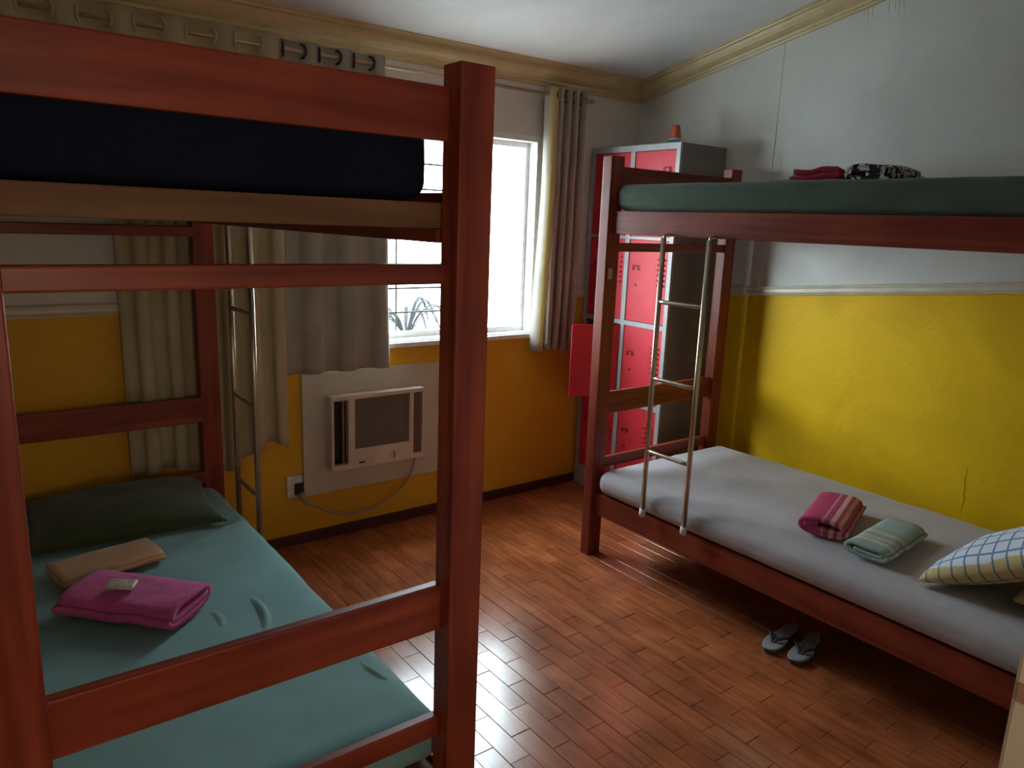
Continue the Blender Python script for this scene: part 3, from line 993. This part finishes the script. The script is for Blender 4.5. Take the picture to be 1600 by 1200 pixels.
for r, (a, b) in enumerate(rows):
    for c, (p, q) in enumerate(((ys[1], ys[2]), (ys[3], ys[4]))):
        opened = (r == 1 and c == 1)
        w, h = q - p - 0.004, b - a - 0.004
        def put(x, u, z):
            """u runs from the hinge side"""
            if opened:
                th = radians(67)
                hx, hy = KX - 0.016, p + 0.004
                return (hx - u * sin(th) + x * cos(th), hy + u * cos(th) + x * sin(th), z)
            return (KX + 0.001 + x, p + 0.002 + u, z)
        bm = bmesh.new()
        vs = add_box(bm, -0.009, 0.0, 0, w, a + 0.002, b - 0.002)
        for v in bm.verts:
            v.co = put(v.co.x, v.co.y, v.co.z)
        bmesh.ops.recalc_face_normals(bm, faces=bm.faces)
        d = obj('locker_door', bm, 'locker_red', lk, bevel=0.002)
        if opened:
            continue
        flip = (r == 3)
        uc = 0.055
        vu = (0.035, 0.075)
        hu = w - 0.055 if not flip else 0.05
        if flip:
            vu = (w - 0.10, w - 0.06)
        vm = bmesh.new()
        vz = b - (0.10 if r != 3 else 0.16)
        for k in range(6):
            for u in vu:
                z = vz - k * 0.026
                add_box(vm, -0.018, -0.0085, u - 0.016, u + 0.016, z, z + 0.009)
        for v in vm.verts:
            v.co = put(v.co.x, v.co.y, v.co.z)
        obj('vent_louvers', vm, 'locker_red', d, kind='stuff')
        hz = b - 0.135 if r != 3 else b - 0.085
        hp = [put(-0.009, hu - 0.018, hz - 0.02), put(-0.016, hu - 0.018, hz - 0.02), put(-0.016, hu - 0.018, hz), put(-0.016, hu + 0.018, hz), put(-0.016, hu + 0.018, hz - 0.02), put(-0.009, hu + 0.018, hz - 0.02)]
        obj('door_handle', tube(hp, 0.003, 6), 'locker_in', d)
        lp = put(-0.009, hu - 0.002, hz - 0.10)
        obj('lock', tube([lp, (lp[0] - 0.004, lp[1], lp[2])], 0.006, 10), 'dark_metal', d)
obj('open_compartment', box(KX + 0.02, KB - 0.01, ys[3], ys[4], rows[1][0] - 0.01, rows[1][0]), 'locker_in', lk)
obj('compartment_back', box(KX + 0.19, KX + 0.194, ys[3], ys[4], rows[1][0], rows[1][1]), 'locker_in', lk)

bt = thing('bottle', 'small bottle with orange cap standing on the locker top', 'bottle', (3.02, 2.682, KZ))
obj('body', lathe([(0.034, KZ + 0.0005), (0.037, KZ + 0.004), (0.037, KZ + 0.016), (0.030, KZ + 0.026)], 24, 3.02, 2.682), 'teal_plastic', bt, smooth=True)
obj('neck', lathe([(0.0285, KZ + 0.0262), (0.027, KZ + 0.040)], 24, 3.02, 2.682), 'white_plastic', bt, smooth=True)
obj('cap', lathe([(0.030, KZ + 0.0402), (0.029, KZ + 0.048), (0.021, KZ + 0.098), (0.017, KZ + 0.101)], 24, 3.02, 2.682), 'orange_cap', bt, smooth=True)

# ------------------------------------------------------------------ pillows and towels
def pillow_mesh(a, b, t, n=26, flat=0.0, seed=1.0):
    bm = bmesh.new()
    top, bot = [], []
    for i in range(n + 1):
        rt_, rb_ = [], []
        for j in range(n + 1):
            u, v = -1 + 2 * i / n, -1 + 2 * j / n
            h = ((1 - abs(u) ** 2.4) * (1 - abs(v) ** 2.4)) ** 0.5 if abs(u) < 1 and abs(v) < 1 else 0
            x = u * a / 2 * (1 - 0.07 * (1 - v * v) * abs(u))
            y = v * b / 2 * (1 - 0.07 * (1 - u * u) * abs(v))
            w = 0.012 * nz((x, y, 0), 9, seed) * h
            vt = bm.verts.new((x, y, t * 0.6 * h + w))
            edge = i in (0, n) or j in (0, n)
            vb = vt if edge else bm.verts.new((x, y, -t * (0.4 - flat) * h))
            rt_.append(vt)
            rb_.append(vb)
        top.append(rt_)
        bot.append(rb_)
    for i in range(n):
        for j in range(n):
            bm.faces.new((top[i][j], top[i + 1][j], top[i + 1][j + 1], top[i][j + 1]))
            q = (bot[i][j], bot[i][j + 1], bot[i + 1][j + 1], bot[i + 1][j])
            try:
                bm.faces.new(q)
            except ValueError:
                pass
    return bm
local_thing('pillow', pillow_mesh(0.60, 0.42, 0.13, flat=0.15, seed=4), 'pillow_green', (0.425, 2.775, 0.452), (radians(4), 0, radians(-3)),
            'dark moss green pillow at the head of the teal mattress', 'pillow', 'bed pillows')
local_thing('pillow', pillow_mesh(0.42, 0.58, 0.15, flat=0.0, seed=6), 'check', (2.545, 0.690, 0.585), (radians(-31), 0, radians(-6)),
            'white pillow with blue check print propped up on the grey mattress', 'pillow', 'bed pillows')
local_thing('pillow', pillow_mesh(0.50, 0.26, 0.12, flat=0.15, seed=8), 'pillow_tan', (2.65, 0.580, 0.472), (0, 0, 0),
            'yellow tan pillow tucked beneath the blue checked pillow', 'pillow', 'bed pillows')

def ribbon(path, th, L, fn=None, nl=10):
    """a folded cloth: a (w, h) path thickened by th and drawn out along x over L"""
    P = [Vector((0, a, b)) for a, b in path]
    n = len(P)
    loops = []
    for i in range(n):
        t = (P[min(i + 1, n - 1)] - P[max(i - 1, 0)]).normalized()
        s = Vector((0, -t.z, t.y)) * th / 2
        loops.append((P[i] + s, P[i] - s))
    prof = [a for a, b in loops] + [b for a, b in loops[::-1]]
    bm = bmesh.new()
    rings = []
    for k in range(nl + 1):
        x = -L / 2 + L * k / nl
        ring = []
        for p in prof:
            q = Vector((x, p.y, p.z))
            if fn:
                q = fn(q)
            ring.append(bm.verts.new(q))
        rings.append(ring)
    m = len(prof)
    for a, b in zip(rings, rings[1:]):
        for k in range(m):
            bm.faces.new((a[k], a[(k + 1) % m], b[(k + 1) % m], b[k]))
    for ring, rev in ((rings[0], False), (rings[-1], True)):
        for i in range(n - 1):
            q = [ring[i], ring[i + 1], ring[m - 2 - i], ring[m - 1 - i]]
            bm.faces.new(q[::-1] if rev else q)
    bmesh.ops.recalc_face_normals(bm, faces=bm.faces)
    return bm

def zigzag(W, T, layers):
    """stacked folds"""
    g = T / layers
    path = []
    for k in range(layers):
        z = g * (k + 0.5)
        xs_ = [-W / 2 + g / 2 + (W - g) * i / 8 for i in range(9)]
        if k % 2:
            xs_ = xs_[::-1]
        path += [(x, z) for x in xs_]
        if k < layers - 1:
            s = 1 if k % 2 == 0 else -1
            for a in (-45, 0, 45):
                path.append((s * (W / 2 - g / 2 + g / 2 * cos(radians(a))), z + g / 2 + g / 2 * sin(radians(a))))
    return path, g

def spiral(W, T, turns, th):
    path = []
    n = int(turns * 28)
    for i in range(n + 1):
        a = 2 * pi * i / 28
        k = th * 1.02 * (turns - i / 28)
        k = th * 1.02 * (i / 28)
        rw, rh = W / 2 - th / 2 - k, T / 2 - th / 2 - k
        if rh < th * 0.4:
            break
        c, s = cos(a + pi), sin(a + pi)
        p = 0.75
        path.append((rw * math.copysign(abs(c) ** p, c), T / 2 + rh * math.copysign(abs(s) ** p, s)))
    return path

def cloth_noise(a, seed, drop=0.0):
    def f(q):
        q = q.copy()
        k = max(0.0, min(1.0, q.z / 0.02))
        q.z += k * a * nz(q, 14, seed)
        q.x += a * 0.8 * nz((q.y, q.z, 0.3), 18, seed + 3)
        q.y += a * 0.8 * nz((q.x, q.z, 0.7), 18, seed + 5)
        if drop:
            q.z *= 1 - drop * (0.5 + q.x)
        return q
    return f

G = 'folded towels'
tw = local_thing('folded_towel', ribbon(spiral(0.215, 0.082, 2.4, 0.0165), 0.0155, 0.335, cloth_noise(0.005, 1.3), 18), 'pink', (0.330, 2.085, 0.4265), (0, 0, radians(-47)),
            'magenta pink folded towel with a small packet on it', 'towel', G)
local_thing('folded_towel', ribbon(spiral(0.175, 0.045, 1.9, 0.011), 0.0105, 0.285, cloth_noise(0.003, 2.3), 14), 'tan', (0.310, 2.405, 0.4255), (0, 0, radians(10)),
            'tan folded towel just behind the magenta pink one', 'towel', G)
pk = local_thing('packet', soft_box(-0.036, 0.036, -0.022, 0.022, 0.0, 0.014, 0.006, (6, 4, 2), lambda v, q: v + Vector((0, 0, 0.003 * nz(v, 60)))), 'packet',
            (0.300, 2.092, 0.5015), (0, radians(3), radians(-30)), 'small wrapped packet lying on the magenta pink towel', 'packet')
local_thing('folded_towel', ribbon(spiral(0.185, 0.080, 2.0, 0.015), 0.014, 0.34, cloth_noise(0.003, 4.3), 14), 'pink_stripe', (2.585, 1.372, 0.4345), (0, 0, radians(19)),
            'pink rolled towel with pale stripes on the grey mattress', 'towel', G)
local_thing('folded_towel', ribbon(spiral(0.160, 0.060, 1.9, 0.013), 0.012, 0.34, cloth_noise(0.004, 6.3), 14), 'mint_stripe', (2.555, 1.150, 0.4345), (0, 0, radians(5)),
            'mint green rolled towel with pale stripes next to the pink one', 'towel', G)
p, g = zigzag(0.20, 0.070, 3)
local_thing('folded_towel', ribbon(p, g * 0.95, 0.22, cloth_noise(0.012, 8.3), 12), 'red_cloth', (2.80, 1.685, 1.674), (0, 0, radians(4)),
            'crimson folded towel on the dark green upper mattress', 'towel', G)
local_thing('folded_towel', ribbon(spiral(0.185, 0.090, 3.0, 0.014), 0.0135, 0.22, cloth_noise(0.008, 9.3), 12), 'zebra', (2.80, 1.466, 1.674), (0, 0, radians(-4)),
            'black and white patterned rolled towel on the upper mattress', 'towel', G)

# ------------------------------------------------------------------ flip-flops
def flip(label, loc, rz, side):
    t = thing('flip_flop', label, 'shoe', loc, 'pair of flip-flops')
    t.rotation_euler = (0, 0, rz)
    prof = []
    N = 40
    for k in range(N):
        a = 2 * pi * k / N
        u = cos(a)                                   # +1 toe .. -1 heel
        w = 0.038 + 0.009 * u - 0.010 * math.exp(-((u + 0.15) / 0.35) ** 2)
        prof.append((0.132 * u, w * math.copysign(abs(sin(a)) ** 0.8, sin(a)) + side * 0.006 * (u * u)))
    bm = bmesh.new()
    lev = [(0.0, 0.97), (0.003, 1.0), (0.014, 1.0), (0.018, 0.965)]
    rings = [[bm.verts.new((x * s, y * s, z + 0.001 + 0.010 * max(0, x / 0.132) ** 3 * 0.5)) for x, y in prof] for z, s in lev]
    for i, (a, b) in enumerate(zip(rings, rings[1:])):
        for k in range(N):
            bm.faces.new((a[k], a[(k + 1) % N], b[(k + 1) % N], b[k])).material_index = 1 if i < 2 else 0
    bm.faces.new(rings[0][::-1]).material_index = 1
    bm.faces.new(rings[-1])
    def rel(o):
        o.parent = t
        return o
    rel(obj('sole', bm, ['sole', 'strap']))
    pst = smooth_path([(0.0, side * 0.0 + 0.040, 0.010), (0.030, 0.034, 0.032), (0.066, 0.010, 0.030), (0.076, 0.002, 0.016), (0.066, -0.008, 0.030), (0.030, -0.030, 0.032), (0.0, -0.036, 0.010)], 4)
    rel(obj('strap', tube(pst, 0.0055, 8), 'strap', smooth=True))
    return t
flip('worn flip-flop under the bunk, the one nearer the lockers', (2.385, 1.400, 0.0008), radians(180 + 10), 1)
flip('worn flip-flop under the bunk, the one farther from the lockers', (2.400, 1.303, 0.0008), radians(180 + 14), -1)
